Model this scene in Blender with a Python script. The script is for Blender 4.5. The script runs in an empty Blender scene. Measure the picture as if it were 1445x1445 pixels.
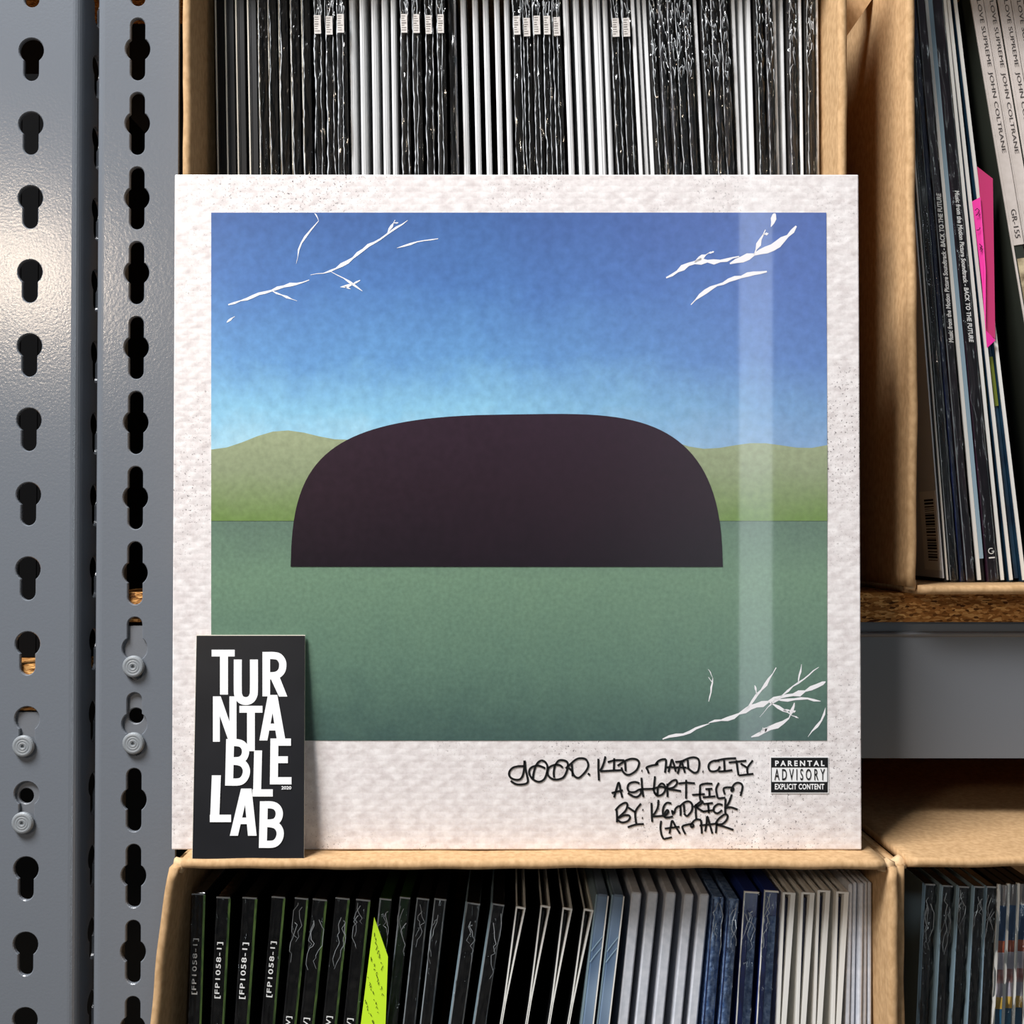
import bpy, bmesh, math, random
from mathutils import Vector, Matrix
random.seed(7)
S = bpy.context.scene
COL = S.collection
# ------------------------------------------------------------------ camera
F = 1445.0                     # focal length in pixels of the 1445 px frame
CZ = 1.25                      # camera height (m)
PITCH = math.radians(0.8)
CYP = 737.5                    # principal point row
cam_d = bpy.data.cameras.new('camera'); cam = bpy.data.objects.new('camera', cam_d); COL.objects.link(cam)
cam.location = (0, 0, CZ); cam.rotation_euler = (math.pi/2 + PITCH, 0, 0)
cam_d.sensor_width = 36; cam_d.lens = 36.0*F/1445; cam_d.shift_y = (CYP-722.5)/1445; cam_d.clip_start = 0.01
S.camera = cam
# ------------------------------------------------------------------ light
w = bpy.data.worlds.new('world'); S.world = w; w.use_nodes = True
w.node_tree.nodes['Background'].inputs[0].default_value = (0.86, 0.93, 1.0, 1)
w.node_tree.nodes['Background'].inputs[1].default_value = 0.06
def area(name, loc, target, sx, sy, energy, color):
    l = bpy.data.lights.new(name, 'AREA'); l.shape = 'RECTANGLE'; l.size = sx; l.size_y = sy
    l.energy = energy; l.color = color
    o = bpy.data.objects.new(name, l); COL.objects.link(o); o.location = loc
    o.rotation_euler = (Vector(target)-Vector(loc)).to_track_quat('-Z', 'Y').to_euler()
    return o
area('warm_lamp', (-0.98, -1.0, CZ+0.53), (0, 0.5, CZ), 0.18, 0.18, 5.6, (1.0, 0.82, 0.64))
area('ceiling_light', (-0.85, -0.32, CZ+1.55), (0, 0.5, CZ), 0.8, 0.5, 70, (0.97, 0.98, 1.0))
area('window_light', (0.64, -1.75, CZ+0.1), (0.3, 0.5, CZ), 0.085, 2.2, 3.4, (0.85, 0.95, 1.0))
S.view_settings.view_transform = 'Standard'; S.view_settings.look = 'None'
S.view_settings.gamma = 1.0; S.view_settings.use_curve_mapping = False
S.view_settings.exposure = 0.17

# ------------------------------------------------------------------ geometry helpers
_cp, _sp = math.cos(PITCH), math.sin(PITCH)
def ray(x, y):
    u = (x-722.5)/F; v = -(y-CYP)/F
    return Vector((u, _cp - v*_sp, _sp + v*_cp))
def P(x, y, Y):
    d = ray(x, y); d = d*(Y/d.y)
    return Vector((d.x, d.y, d.z+CZ))
def PX(x, Y, y=722): return P(x, y, Y).x
def PZ(y, Y): return P(722, y, Y).z
def on_plane(x, y, p0, n):
    o = Vector((0, 0, CZ)); d = ray(x, y)
    return o + d*((p0-o).dot(n)/d.dot(n))
def lin(h):
    h = h.lstrip('#'); c = [int(h[i:i+2], 16)/255 for i in (0, 2, 4)]
    return tuple((v/12.92 if v <= .04045 else ((v+.055)/1.055)**2.4) for v in c) + (1,)
def me_obj(name, me, mat=None, parent=None):
    o = bpy.data.objects.new(name, me); COL.objects.link(o)
    if mat is not None and not me.materials: me.materials.append(mat)
    if parent is not None: o.parent = parent
    return o
def bm_obj(name, bm, mat=None, parent=None, smooth=False):
    me = bpy.data.meshes.new(name); bmesh.ops.recalc_face_normals(bm, faces=bm.faces)
    bm.to_mesh(me); bm.free()
    if smooth:
        for p in me.polygons: p.use_smooth = True
    return me_obj(name, me, mat, parent)
def py_obj(name, v, f, mat=None, parent=None, smooth=False):
    me = bpy.data.meshes.new(name); me.from_pydata([tuple(a) for a in v], [], f); me.update()
    if smooth:
        for p in me.polygons: p.use_smooth = True
    return me_obj(name, me, mat, parent)
def add_box(bm, x0, x1, y0, y1, z0, z1, bev=0, seg=2):
    b = bmesh.new()
    vs = [b.verts.new((x, y, z)) for z in (z0, z1) for y in (y0, y1) for x in (x0, x1)]
    for q in ((0,2,3,1),(4,5,7,6),(0,1,5,4),(2,6,7,3),(0,4,6,2),(1,3,7,5)): b.faces.new([vs[i] for i in q])
    if bev: bmesh.ops.bevel(b, geom=b.edges[:], offset=bev, segments=seg, profile=.5, affect='EDGES', clamp_overlap=True)
    me = bpy.data.meshes.new('t'); b.to_mesh(me); b.free(); bm.from_mesh(me); bpy.data.meshes.remove(me)
def box_obj(name, d, mat, parent=None, bev=0, seg=2):
    bm = bmesh.new(); add_box(bm, *d, bev, seg); return bm_obj(name, bm, mat, parent)
def empty(name, loc=(0,0,0), rot=(0,0,0)):
    o = bpy.data.objects.new(name, None); COL.objects.link(o); o.location = loc; o.rotation_euler = rot
    o.empty_display_size = 0.02
    return o
def tag(o, label, cat, group=None):
    o['label'] = label; o['category'] = cat
    if group: o['group'] = group
    return o
def copy_tree(o, parent=None):
    c = o.copy(); COL.objects.link(c); c.parent = parent
    for ch in o.children: copy_tree(ch, c)
    return c
def ribbon(v, f, pts, width, to3, closed=False):
    """flat stroke of constant width through 2-D pts, mapped with to3"""
    n = len(pts); base = len(v)
    for i in range(n):
        a = pts[max(i-1, 0)]; b = pts[min(i+1, n-1)]
        dx, dy = b[0]-a[0], b[1]-a[1]; l = math.hypot(dx, dy) or 1
        wd = width(i/(n-1)) if callable(width) else width
        nx, ny = -dy/l*wd/2, dx/l*wd/2
        v.append(to3(pts[i][0]+nx, pts[i][1]+ny)); v.append(to3(pts[i][0]-nx, pts[i][1]-ny))
    for i in range(n-1):
        k = base+2*i; f.append((k, k+1, k+3, k+2))
def smooth_pts(p, sub=5):
    if len(p) < 3: return p
    out = []
    for i in range(len(p)-1):
        p0, p1, p2, p3 = p[max(i-1,0)], p[i], p[i+1], p[min(i+2, len(p)-1)]
        for s in range(sub):
            t = s/sub
            out.append(tuple(.5*(2*p1[k]+(p2[k]-p0[k])*t+(2*p0[k]-5*p1[k]+4*p2[k]-p3[k])*t*t+(3*p1[k]-p0[k]-3*p2[k]+p3[k])*t**3) for k in (0,1)))
    out.append(p[-1]); return out
def text_verts(body, spacing=1.0, shear=0.0, bold=0.0):
    cu = bpy.data.curves.new('t', 'FONT'); cu.body = body; cu.space_character = spacing; cu.shear = shear
    cu.offset = bold; cu.resolution_u = 3
    o = bpy.data.objects.new('t', cu); COL.objects.link(o)
    dg = bpy.context.evaluated_depsgraph_get(); me = bpy.data.meshes.new_from_object(o.evaluated_get(dg))
    vs = [tuple(a.co) for a in me.vertices]; fs = [tuple(p.vertices) for p in me.polygons]
    bpy.data.objects.remove(o); bpy.data.curves.remove(cu); bpy.data.meshes.remove(me)
    x0 = min(a[0] for a in vs); x1 = max(a[0] for a in vs); y0 = min(a[1] for a in vs); y1 = max(a[1] for a in vs)
    return [((a[0]-x0)/(x1-x0), (a[1]-y0)/(y1-y0)) for a in vs], fs
_txt = {}
def text_obj(name, body, org, ud, vd, wdt, hgt, mat, parent=None, **k):
    key = (body, tuple(sorted(k.items())))
    if key not in _txt: _txt[key] = text_verts(body, **k)
    vs, fs = _txt[key]; org, ud, vd = Vector(org), Vector(ud), Vector(vd)
    return py_obj(name, [org+ud*(a*wdt)+vd*(b*hgt) for a, b in vs], fs, mat, parent)

# ------------------------------------------------------------------ material helper
def M(name, col, rough=.5, metal=0, spec=.5, var=None, bump=None, coat=0, coat_rough=.1, stretch=None):
    """var=(scale, colour2, detail) mottling, bump=(scale, strength, distance), stretch scales the coordinates"""
    m = bpy.data.materials.new(name); m.use_nodes = True; nt = m.node_tree; b = nt.nodes['Principled BSDF']
    b.inputs['Base Color'].default_value = lin(col); b.inputs['Roughness'].default_value = rough
    b.inputs['Metallic'].default_value = metal; b.inputs['Specular IOR Level'].default_value = spec
    b.inputs['Coat Weight'].default_value = coat; b.inputs['Coat Roughness'].default_value = coat_rough
    if var or bump:
        tc = nt.nodes.new('ShaderNodeTexCoord'); mp = nt.nodes.new('ShaderNodeMapping')
        nt.links.new(tc.outputs['Object'], mp.inputs[0])
        if stretch: mp.inputs['Scale'].default_value = stretch
    if var:
        n = nt.nodes.new('ShaderNodeTexNoise'); n.inputs['Scale'].default_value = var[0]; n.inputs['Detail'].default_value = var[2] if len(var) > 2 else 4
        r = nt.nodes.new('ShaderNodeValToRGB'); r.color_ramp.elements[0].position = .35; r.color_ramp.elements[1].position = .65
        r.color_ramp.elements[0].color = lin(col); r.color_ramp.elements[1].color = lin(var[1])
        nt.links.new(mp.outputs[0], n.inputs['Vector']); nt.links.new(n.outputs['Fac'], r.inputs[0]); nt.links.new(r.outputs[0], b.inputs['Base Color'])
    if bump:
        n2 = nt.nodes.new('ShaderNodeTexNoise'); n2.inputs['Scale'].default_value = bump[0]; n2.inputs['Detail'].default_value = 3
        bp = nt.nodes.new('ShaderNodeBump'); bp.inputs['Strength'].default_value = bump[1]; bp.inputs['Distance'].default_value = bump[2]
        nt.links.new(mp.outputs[0], n2.inputs['Vector']); nt.links.new(n2.outputs['Fac'], bp.inputs['Height']); nt.links.new(bp.outputs[0], b.inputs['Normal'])
        if coat: nt.links.new(bp.outputs[0], b.inputs['Coat Normal'])
    return m
STEEL = M('grey_painted_steel', '#6c7178', .19, 0, .5, bump=(700, .11, .0006))
STEELD = M('grey_painted_beam', '#6c6f74', .42, 0, .5, bump=(900, .1, .0005))
RIVET = M('zinc_rivet', '#898e92', .42, .12, .5)
KRAFT = M('kraft_board', '#b08d64', .8, 0, .25, var=(420, '#c6a278', 5), bump=(700, .25, .0004), stretch=(1, 1, .55))
KRAFTE = M('kraft_edge', '#c4a27a', .8, 0, .25, var=(300, '#d3b68e', 4), bump=(420, .5, .0006))
MATTE = M('matte_black_card', '#050506', .9, 0, .1)  # only for the added sleeves that blacken the keyhole slots
BLACK = M('black_card', '#0d0e11', .42, 0, .4)
BLACKG = M('black_gloss_card', '#0b0c10', .25, 0, .5, bump=(160, .25, .001), coat=.6)
CHAR = M('charcoal_card', '#131315', .38, 0, .5, bump=(220, .2, .0008), stretch=(1, 1, .3))
BROWNB = M('warm_charcoal_card', '#1b1816', .4, 0, .5, bump=(220, .2, .0008), stretch=(1, 1, .3))
CREAM = M('cream_board_edge', '#e6dfd0', .6)
WHITE = M('white_card', '#e9e9e8', .5, var=(90, '#d9dadb', 2), stretch=(6, 1, .2))
WHITEB = M('cool_white_card', '#cfd1d8', .5, var=(300, '#bfc3cb', 2))
INK = M('black_ink', '#08080a', .45)
PRINTW = M('white_ink', '#f4f4f4', .5)
DOTW = M('white_lettering', '#e2e2e0', .5)

# ------------------------------------------------------------------ setting
fl = box_obj('floor', (-1.6, 1.6, -3.2, 1.0, -.05, 0), M('concrete_floor', '#6f6c69', .7, var=(6, '#7d7a77', 5))); fl['kind'] = 'structure'
wb = box_obj('wall_back', (-1.6, 1.6, 1.0, 1.05, 0, 2.4), M('dark_wall', '#060606', .9, var=(8, '#080808', 4))); wb['kind'] = 'structure'  # near-black colour stands in for the shade behind the slots

# ------------------------------------------------------------------ rack: posts with keyhole slots
PITCH_H = .0381
def contour(r, hw, top, bot, n=10):
    """keyhole outline (x,z) around (0,0), counter-clockwise from the top centre going left; top/bot = slot reach or None"""
    pts = []
    a = math.asin(hw/r)
    def arc(c, rr, a0, a1, k):
        return [(rr*math.sin(a0+(a1-a0)*i/k)*-1, c+rr*math.cos(a0+(a1-a0)*i/k)) for i in range(k+1)]
    left = []
    if top: left += arc(top-hw, hw, 0, math.pi/2, 5) + arc(0, r, a, math.pi-a if bot else math.pi, n)
    else: left += arc(0, r, 0, math.pi-a if bot else math.pi, n)
    if bot: left += arc(-(bot-hw), hw, math.pi/2, math.pi, 5)
    return left            # left half from (0,top) to (0,-bot)
def panel_holes(bm, x0, x1, z0, z1, holes, y, th, sign=-1):
    """flat panel in the XZ plane at y (front), thickness th going +Y, with holes [(cx,cz,left contour)]"""
    holes = sorted(holes, key=lambda h: h[1]); zs = [z0]
    for a, b in zip(holes, holes[1:]): zs.append((a[1]+b[1])/2)
    zs.append(z1)
    ch = .00045
    def grow(pts):
        n = len(pts); out = []
        for i in range(n):
            a = pts[max(i-1,0)]; b = pts[min(i+1,n-1)]; dx, dz = b[0]-a[0], b[1]-a[1]; l = math.hypot(dx, dz) or 1
            nx, nz = dz/l, -dx/l
            if nx*pts[i][0]+nz*pts[i][1] < 0: nx, nz = -nx, -nz
            if i in (0, n-1): nx = 0; nz = math.copysign(1, pts[i][1])
            out.append((pts[i][0]+nx*ch, pts[i][1]+nz*ch))
        return out
    for (cx, cz, lc), za, zb in zip(holes, zs, zs[1:]):
        for sgn in (1, -1):
            inner = [(cx+sgn*p[0], cz+p[1]) for p in lc]; outer = [(cx+sgn*p[0], cz+p[1]) for p in grow(lc)]
            xe = x0 if sgn == 1 else x1
            for yy, cont in ((y, outer), (y+th, inner)):
                poly = [(cx, zb)] + cont + [(cx, za), (xe, za), (xe, zb)]
                bm.faces.new([bm.verts.new((p[0], yy, p[1])) for p in poly])
            r0 = [bm.verts.new((p[0], y, p[1])) for p in outer]; r1 = [bm.verts.new((p[0], y+ch, p[1])) for p in inner]
            r2 = [bm.verts.new((p[0], y+th, p[1])) for p in inner]
            for i in range(len(lc)-1):
                bm.faces.new((r0[i], r0[i+1], r1[i+1], r1[i])); bm.faces.new((r1[i], r1[i+1], r2[i+1], r2[i]))
    return bm
def angle_post(name, xa, xb, Y, side, cont, zphase, label, hx):
    """steel angle: front flange xa..xb at Y, side flange going back on the given side (+1 right, -1 left)"""
    R = .0045; th = .002; z0, z1 = 0.0, 1.9
    zs = []; z = zphase
    while z > z0+.03: z -= PITCH_H
    z += PITCH_H
    while z < z1-.03: zs.append(z); z += PITCH_H
    bm = bmesh.new()
    fx0, fx1 = (xa, xb-R) if side > 0 else (xa+R, xb)
    panel_holes(bm, fx0, fx1, z0, z1, [(hx, q, cont) for q in zs], Y, th)
    # free edge cap
    xe = fx0 if side > 0 else fx1
    bm.faces.new([bm.verts.new(p) for p in ((xe,Y,z0),(xe,Y+th,z0),(xe,Y+th,z1),(xe,Y,z1))])
    # bend
    cxb = fx1 if side > 0 else fx0; k = 6; prev = None
    for i in range(k+1):
        a = math.pi/2*i/k
        o = [(cxb+side*rr*math.sin(a), Y+R-rr*math.cos(a)) for rr in (R, R-th)]
        row = [bm.verts.new((o[j][0], o[j][1], zz)) for j in (0,1) for zz in (z0, z1)]
        if prev:
            bm.faces.new((prev[0], row[0], row[1], prev[1])); bm.faces.new((prev[2], prev[3], row[3], row[2]))
        prev = row
    # side flange (built flat then turned)
    b2 = bmesh.new(); D = .040
    panel_holes(b2, R, D, z0, z1, [(D*.52, q+.0, cont) for q in zs], 0, th)
    xs = cxb+side*R
    for vv in b2.verts:
        x, y, zz = vv.co; vv.co = (xs - side*y, Y+x, zz)
    b2.faces.new([b2.verts.new(p) for p in ((xs,Y+D,z0),(xs-side*th,Y+D,z0),(xs-side*th,Y+D,z1),(xs,Y+D,z1))])
    me = bpy.data.meshes.new('t'); b2.to_mesh(me); b2.free(); bm.from_mesh(me); bpy.data.meshes.remove(me)
    bmesh.ops.remove_doubles(bm, verts=bm.verts, dist=.00001)
    o = bm_obj(name, bm, STEEL)
    for p in o.data.polygons: p.use_smooth = False
    return tag(o, label, 'shelf post', 'slotted steel shelving posts')
C2 = contour(.0063, .0037, .0158, .0160)
C1 = contour(.0063, .0038, None, .0157)
YM, YL = .518, .523
midx0, midx1 = PX(132, YM), PX(249, YM)
angle_post('steel_post', midx0, midx1, YM, -1, C2, PZ(69, YM), 'grey steel post with double-ended slots beside the white-bordered album', PX(191, YM))
lx1 = PX(111, YL); lx0 = lx1-.0428
angle_post('steel_post', lx0, lx1, YL, 1, C1, PZ(71, YL), 'grey steel post with round-topped keyhole slots catching warm lamp glow', PX(40, YL))
angle_post('steel_post', .74, .78, YM, 1, C2, PZ(69, YM), 'grey steel post at the far right end of the shelf beam', .76)

def rivet(parent, x, z, y, mat=RIVET, r=.0055):
    prof = [(0,-.0016),(.0007,-.0016),(.0009,-.0026),(.0016,-.0028),(.0022,-.00265),(.0028,-.0028),(.0034,-.00265),(.0042,-.0028),(.0049,-.0026),(.0055,-.0019),(.0055,-.0008),(.0036,-.0006),(.0036,.003)]
    n = 28; v = []; f = []
    for i, (rr, yy) in enumerate(prof):
        for k in range(n):
            a = 2*math.pi*k/n; v.append((x+rr*math.cos(a), y+yy, z+rr*math.sin(a)))
    for i in range(len(prof)-1):
        for k in range(n): f.append((i*n+k, i*n+(k+1)%n, (i+1)*n+(k+1)%n, (i+1)*n+k))
    return py_obj('rivet', v, f, mat, parent)
def beam(label, xa, xb, Y, zt, zlip, zb, plate, rivets, hole, fa=None, fb=None):
    root = empty('shelf_beam', ((xa+xb)/2, Y, zb)); root['label'] = label; root['category'] = 'shelf beam'
    off = Vector(root.location)
    th = .0018
    prof = [(0, zb), (0, zlip-.0022), (-.0009, zlip-.0014), (-.0013, zlip-.0006), (-.0009, zlip), (.0002, zlip+.0003), (.0040, zlip+.0004), (.0040, zt), (.022, zt), (.022, zt-th), (.0058, zt-th), (.0058, zlip-.0016), (.0018, zlip-.0030), (.0018, zb)]
    v = []; f = []; n = len(prof)
    for x in (fa or xa, fb or xb):
        for (dy, z) in prof: v.append(Vector((x, Y+dy, z))-off)
    for i in range(n): f.append((i, (i+1)%n, n+(i+1)%n, n+i))
    f += [tuple(range(n))[::-1], tuple(range(n, 2*n))]
    py_obj('beam_face', v, f, STEELD, root)
    px0, px1, pz0, pz1 = plate
    bm = bmesh.new(); panel_holes(bm, px0, px1, pz0, pz1, [(hole[0], hole[1], contour(.0039, .0036, None, None))], Y-.0002, .0017)
    for vv in bm.verts: vv.co -= off
    bmesh.ops.remove_doubles(bm, verts=bm.verts, dist=.00001)
    bm_obj('end_plate', bm, STEELD, root)
    for (rx, rz, ry) in rivets: rivet(root, rx-off.x, rz-off.z, ry-off.y)
    return root
YB = YM+.0022
ZBT = PZ(878, YB)                    # board underside = beam top
beam('long grey steel beam under the particleboard shelf, riveted to the post', midx0+.007, .738, YB, ZBT, PZ(893, YB), PZ(1070, YB),
     (midx0+.007, midx1, PZ(1078, YB), PZ(883, YB)), [(PX(190, YM, 940), PZ(940, YM), YM), (PX(190, YM, 1048), PZ(1048, YM), YM)], (PX(192, YB, 1010), PZ(1010, YB)), fa=PX(222, YB))
YBL = YL+.0022
beam('grey steel beam riveted behind the keyhole-slotted post of the next bay', -.95, lx1-.007, YBL, PZ(1003, YBL), PZ(1006, YBL), PZ(1185, YBL),
     (lx0, lx1-.007, PZ(1188, YBL), PZ(1005, YBL)), [(PX(35, YL, 1052), PZ(1052, YL), YL), (PX(34, YL, 1160), PZ(1160, YL), YL)], (PX(37, YBL, 1123), PZ(1123, YBL)), fb=PX(8, YBL))

def chip_mat():
    m = bpy.data.materials.new('particleboard'); m.use_nodes = True; nt = m.node_tree; b = nt.nodes['Principled BSDF']
    b.inputs['Roughness'].default_value = .85; b.inputs['Specular IOR Level'].default_value = .2
    tc = nt.nodes.new('ShaderNodeTexCoord'); mp = nt.nodes.new('ShaderNodeMapping'); mp.inputs['Scale'].default_value = (420, 800, 1100)
    vo = nt.nodes.new('ShaderNodeTexVoronoi'); vo.inputs['Scale'].default_value = 1.0; vo.inputs['Randomness'].default_value = 1
    r = nt.nodes.new('ShaderNodeValToRGB'); e = r.color_ramp.elements
    e[0].position = 0; e[0].color = lin('#4a2c14'); e[1].position = 1; e[1].color = lin('#d9a868')
    a = e.new(.18); a.color = lin('#8a5a2c'); a = e.new(.6); a.color = lin('#b07a42')
    sp = nt.nodes.new('ShaderNodeSeparateColor')
    nt.links.new(tc.outputs['Object'], mp.inputs[0]); nt.links.new(mp.outputs[0], vo.inputs['Vector'])
    nt.links.new(vo.outputs['Color'], sp.inputs[0]); nt.links.new(sp.outputs[0], r.inputs[0]); nt.links.new(r.outputs[0], b.inputs['Base Color'])
    bp = nt.nodes.new('ShaderNodeBump'); bp.inputs['Strength'].default_value = .6; bp.inputs['Distance'].default_value = .0008
    nt.links.new(vo.outputs['Distance'], bp.inputs['Height']); nt.links.new(bp.outputs[0], b.inputs['Normal'])
    return m
CHIP = chip_mat()
ZSH = PZ(836, YB)                    # shelf top
tag(box_obj('shelf_board', (midx0+.0072, .735, YB+.0002, .995, ZBT, ZSH), CHIP, bev=.0004, seg=1), 'raw particleboard shelf under the cardboard box of leaning records', 'shelf')
tag(box_obj('shelf_board', (-.95, lx1-.0075, YBL+.0002, .995, PZ(1003, YBL)+.0001, PZ(938, YBL)), CHIP, bev=.0004, seg=1), 'particleboard shelf end glimpsed through the keyhole slots', 'shelf')
ZT = PZ(1200, .469)                  # top of the lower boxes
HB = .340                            # box height
ZLS = ZT-HB                          # lower shelf top
tag(box_obj('shelf_board', (midx0+.0072, .735, YB+.0002, .995, ZLS-.015, ZLS), CHIP, bev=.0004, seg=1), 'particleboard shelf carrying the boxes below the album', 'shelf')
beam('grey steel beam below the lower boxes', midx0+.007, .738, YB, ZLS-.015, ZLS-.02, ZLS-.083, (midx0+.007, midx1, ZLS-.086, ZLS-.018), [], (PX(192, YB), ZLS-.06))

ZUP = ZSH+.55  # upper shelves and beams added out of view to block overhead light
tag(box_obj('shelf_board', (midx0+.0072, .735, YB+.0002, .995, ZUP, ZUP+.015), CHIP, bev=.0004, seg=1), 'added particleboard shelf blocking light above the upper cardboard boxes', 'shelf')
beam('grey steel beam under the added light-blocking shelf board', midx0+.007, .738, YB, ZUP, ZUP-.005, ZUP-.068, (midx0+.007, midx1, ZUP-.071, ZUP-.003), [], (PX(192, YB), ZUP-.045))
tag(box_obj('shelf_board', (-.95, lx1-.0075, YBL+.0002, .995, ZUP-.02, ZUP-.005), CHIP, bev=.0004, seg=1), 'added particleboard top shelf blocking light over the next bay', 'shelf')
beam('grey steel beam under the added top shelf of the next bay', -.95, lx1-.007, YBL, ZUP-.02, ZUP-.025, ZUP-.088, (lx0, lx1-.007, ZUP-.091, ZUP-.023), [], (PX(37, YBL), ZUP-.065))
# ------------------------------------------------------------------ cardboard boxes (lying open to the front)
def card_box(label, xl, xr, Y, z0, H, D=.33, bulge_l=(0,0), bulge_r=(0,0), t=.0045):
    root = empty('cardboard_box', ((xl+xr)/2, Y, z0)); tag(root, label, 'box', 'kraft boxes of records')
    hw = (xr-xl)/2
    def panel(name, fn, n, horiz):
        """fn(s) -> (x,z,nx,nz) centre line across; front edge rounded; swept back by D"""
        v = []; f = []; k = 6; ring = []
        prof = []
        for i in range(k+1):
            a = math.pi*i/k; prof.append((math.cos(a)*t/2, t/2-math.sin(a)*t/2))
        prof = [(t/2, D)] + prof + [(-t/2, D)]
        for i in range(n+1):
            x, z, nx, nz, yo = fn(i/n)
            for (o, y) in prof: v.append((x+nx*o, y+(yo if y < .1 else 0), z+nz*o))
        m = len(prof)
        for i in range(n):
            for j in range(m-1): f.append((i*m+j, i*m+j+1, (i+1)*m+j+1, (i+1)*m+j))
            f.append((i*m+m-1, i*m, (i+1)*m, (i+1)*m+m-1))
        f.append(tuple(range(m))); f.append(tuple(range(n*m, n*m+m))[::-1])
        o = py_obj(name, v, f, KRAFT, root, smooth=True); bmesh_fix(o)
        return o
    g = .006
    rr = random.Random(int((xl+2)*9000))
    ph = [rr.uniform(0, 6) for _ in range(8)]
    wob = lambda s, i: .0004*math.sin(9*s+ph[i])+.00025*math.sin(31*s+ph[i+1])+.00018*math.sin(67*s+ph[i+2])
    panel('top_panel', lambda s: (-hw+g+(2*hw-2*g)*s, H-t/2+wob(s, 0)*.6, 0, 1, wob(s, 3)), 60, True)
    panel('bottom_panel', lambda s: (-hw+g+(2*hw-2*g)*s, t/2, 0, 1, wob(s, 2)), 60, True)
    def bl(b, s): return b[0]*abs(math.sin(math.pi*s))**.8 + b[1]*(1-s)
    panel('side_panel', lambda s: (-hw+t/2-bl(bulge_l, s)+wob(s, 1)*.5, .004+(H-.008)*s, -1, 0, wob(s, 4)), 60, False)
    panel('side_panel', lambda s: (hw-t/2+bl(bulge_r, s)+wob(s, 2)*.5, .004+(H-.008)*s, 1, 0, wob(s, 5)), 60, False)
    box_obj('back_panel', (-hw+t+.0005, hw-t-.0005, D-t, D-.0002, t+.0005, H-t-.0005), KRAFT, root)
    # crumpled corner folds where the panels meet
    for sx in (-1, 1):
        for zc in ((H-.0046), .0050):
            bm = bmesh.new(); bmesh.ops.create_icosphere(bm, subdivisions=2, radius=.0034)
            for vv in bm.verts:
                q = vv.co.copy(); vv.co = q*(1+.22*math.sin(q.x*2100+ph[0]*sx)+.2*math.sin(q.z*1900+ph[1])); vv.co.x += sx*(hw-.0034); vv.co.z += zc; vv.co.y += .0062
            bm_obj('corner_fold', bm, KRAFTE, root, True)
    return root
def bmesh_fix(o):
    bm = bmesh.new(); bm.from_mesh(o.data); bmesh.ops.recalc_face_normals(bm, faces=bm.faces); bm.to_mesh(o.data); bm.free()
YF = .455
bx = {}
xl, xr = PX(236, YF, 1215), PX(1269, YF, 1215)
bx['ll'] = card_box('kraft cardboard box the album stands on, full of leaning records', xl, xr, YF, ZLS, HB, bulge_l=(.009, .009), bulge_r=(0, 0))
YR = .461
xl2 = xr+.0006; bx['lr'] = card_box('kraft cardboard box under the steel beam with dark shrink-wrapped records', xl2, xl2+.33, YR, ZLS, HB-.0008)
YU = .500
ux0, ux1 = PX(256, YU, 130), PX(1197, YU, 130)
bx['ul'] = card_box('kraft cardboard box behind the album, packed tight with black and white spines', ux0, ux1, YU, ZSH, HB)
rx0 = PX(1279, YU, 400)
bx['ur'] = card_box('kraft cardboard box on the particleboard shelf with beige spined records', rx0, rx0+.33, YU, ZSH, HB, bulge_l=(-.0012, 0))
# loose corner flap in the gap between the two upper boxes, part of the right one
o = bx['ur']; fx = [P(1190, 58, .545), P(1234, -6, .545), P(1234, -70, .545), P(1190, -70, .545)]
v = [Vector(p)-o.location for p in fx] + [Vector(p)-o.location+Vector((0, .003, 0)) for p in fx]
py_obj('flap', v, [(0,1,2,3),(7,6,5,4),(0,4,5,1),(1,5,6,2),(2,6,7,3),(3,7,4,0)], KRAFT, o)

# ------------------------------------------------------------------ records
def film_mat():
    m = bpy.data.materials.new('shrink_wrap_film'); m.use_nodes = True; nt = m.node_tree; nt.nodes.clear()
    out = nt.nodes.new('ShaderNodeOutputMaterial'); mix = nt.nodes.new('ShaderNodeMixShader'); tr = nt.nodes.new('ShaderNodeBsdfTransparent')
    gl = nt.nodes.new('ShaderNodeBsdfGlossy'); gl.inputs['Roughness'].default_value = .12; fr = nt.nodes.new('ShaderNodeFresnel'); fr.inputs[0].default_value = 1.6
    nt.links.new(fr.outputs[0], mix.inputs[0]); nt.links.new(tr.outputs[0], mix.inputs[1]); nt.links.new(gl.outputs[0], mix.inputs[2]); nt.links.new(mix.outputs[0], out.inputs[0])
    return m
FILM = film_mat()
GREENB = M('green_inner_card', '#83ad5c', .5); DKGREEN = M('dark_green_card', '#12330f', .35, coat=.4)
NAVY = M('navy_card', '#14204a', .35, coat=.4); STEELB = M('slate_blue_card', '#2c4a6e', .3, var=(30, '#8fa3b8', 2), coat=.5, stretch=(1, 1, .6))
DENIM = M('denim_blue_card', '#3f5f92', .5, var=(420, '#8aa3c8', 4), bump=(500, .6, .001)); ROYAL = M('royal_blue_card', '#22357e', .4, coat=.3)
PALEB = M('pale_blue_card', '#93adbd', .4); TEALE = M('grey_blue_face', '#7d929c', .45)
BEIGE = M('beige_spine_card', '#d3c8c1', .55, var=(200, '#c9beb6', 3)); GREYF = M('pale_grey_sleeve', '#d9dce2', .4)
PLUM = M('plum_spine_card', '#35182e', .35, var=(25, '#1a1119', 2), coat=.4); OLIVE = M('olive_card', '#6f7a22', .5)
DKBLUE = M('dark_blue_print', '#0d2236', .4, var=(40, '#1d4058', 3)); DKGREY = M('grey_green_sleeve', '#23261f', .5, var=(14, '#2f332b', 3))
PRICE = M('price_sticker', '#d8d2cc', .6, var=(500, '#c4bdb7', 2))
_mesh = {}
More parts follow.
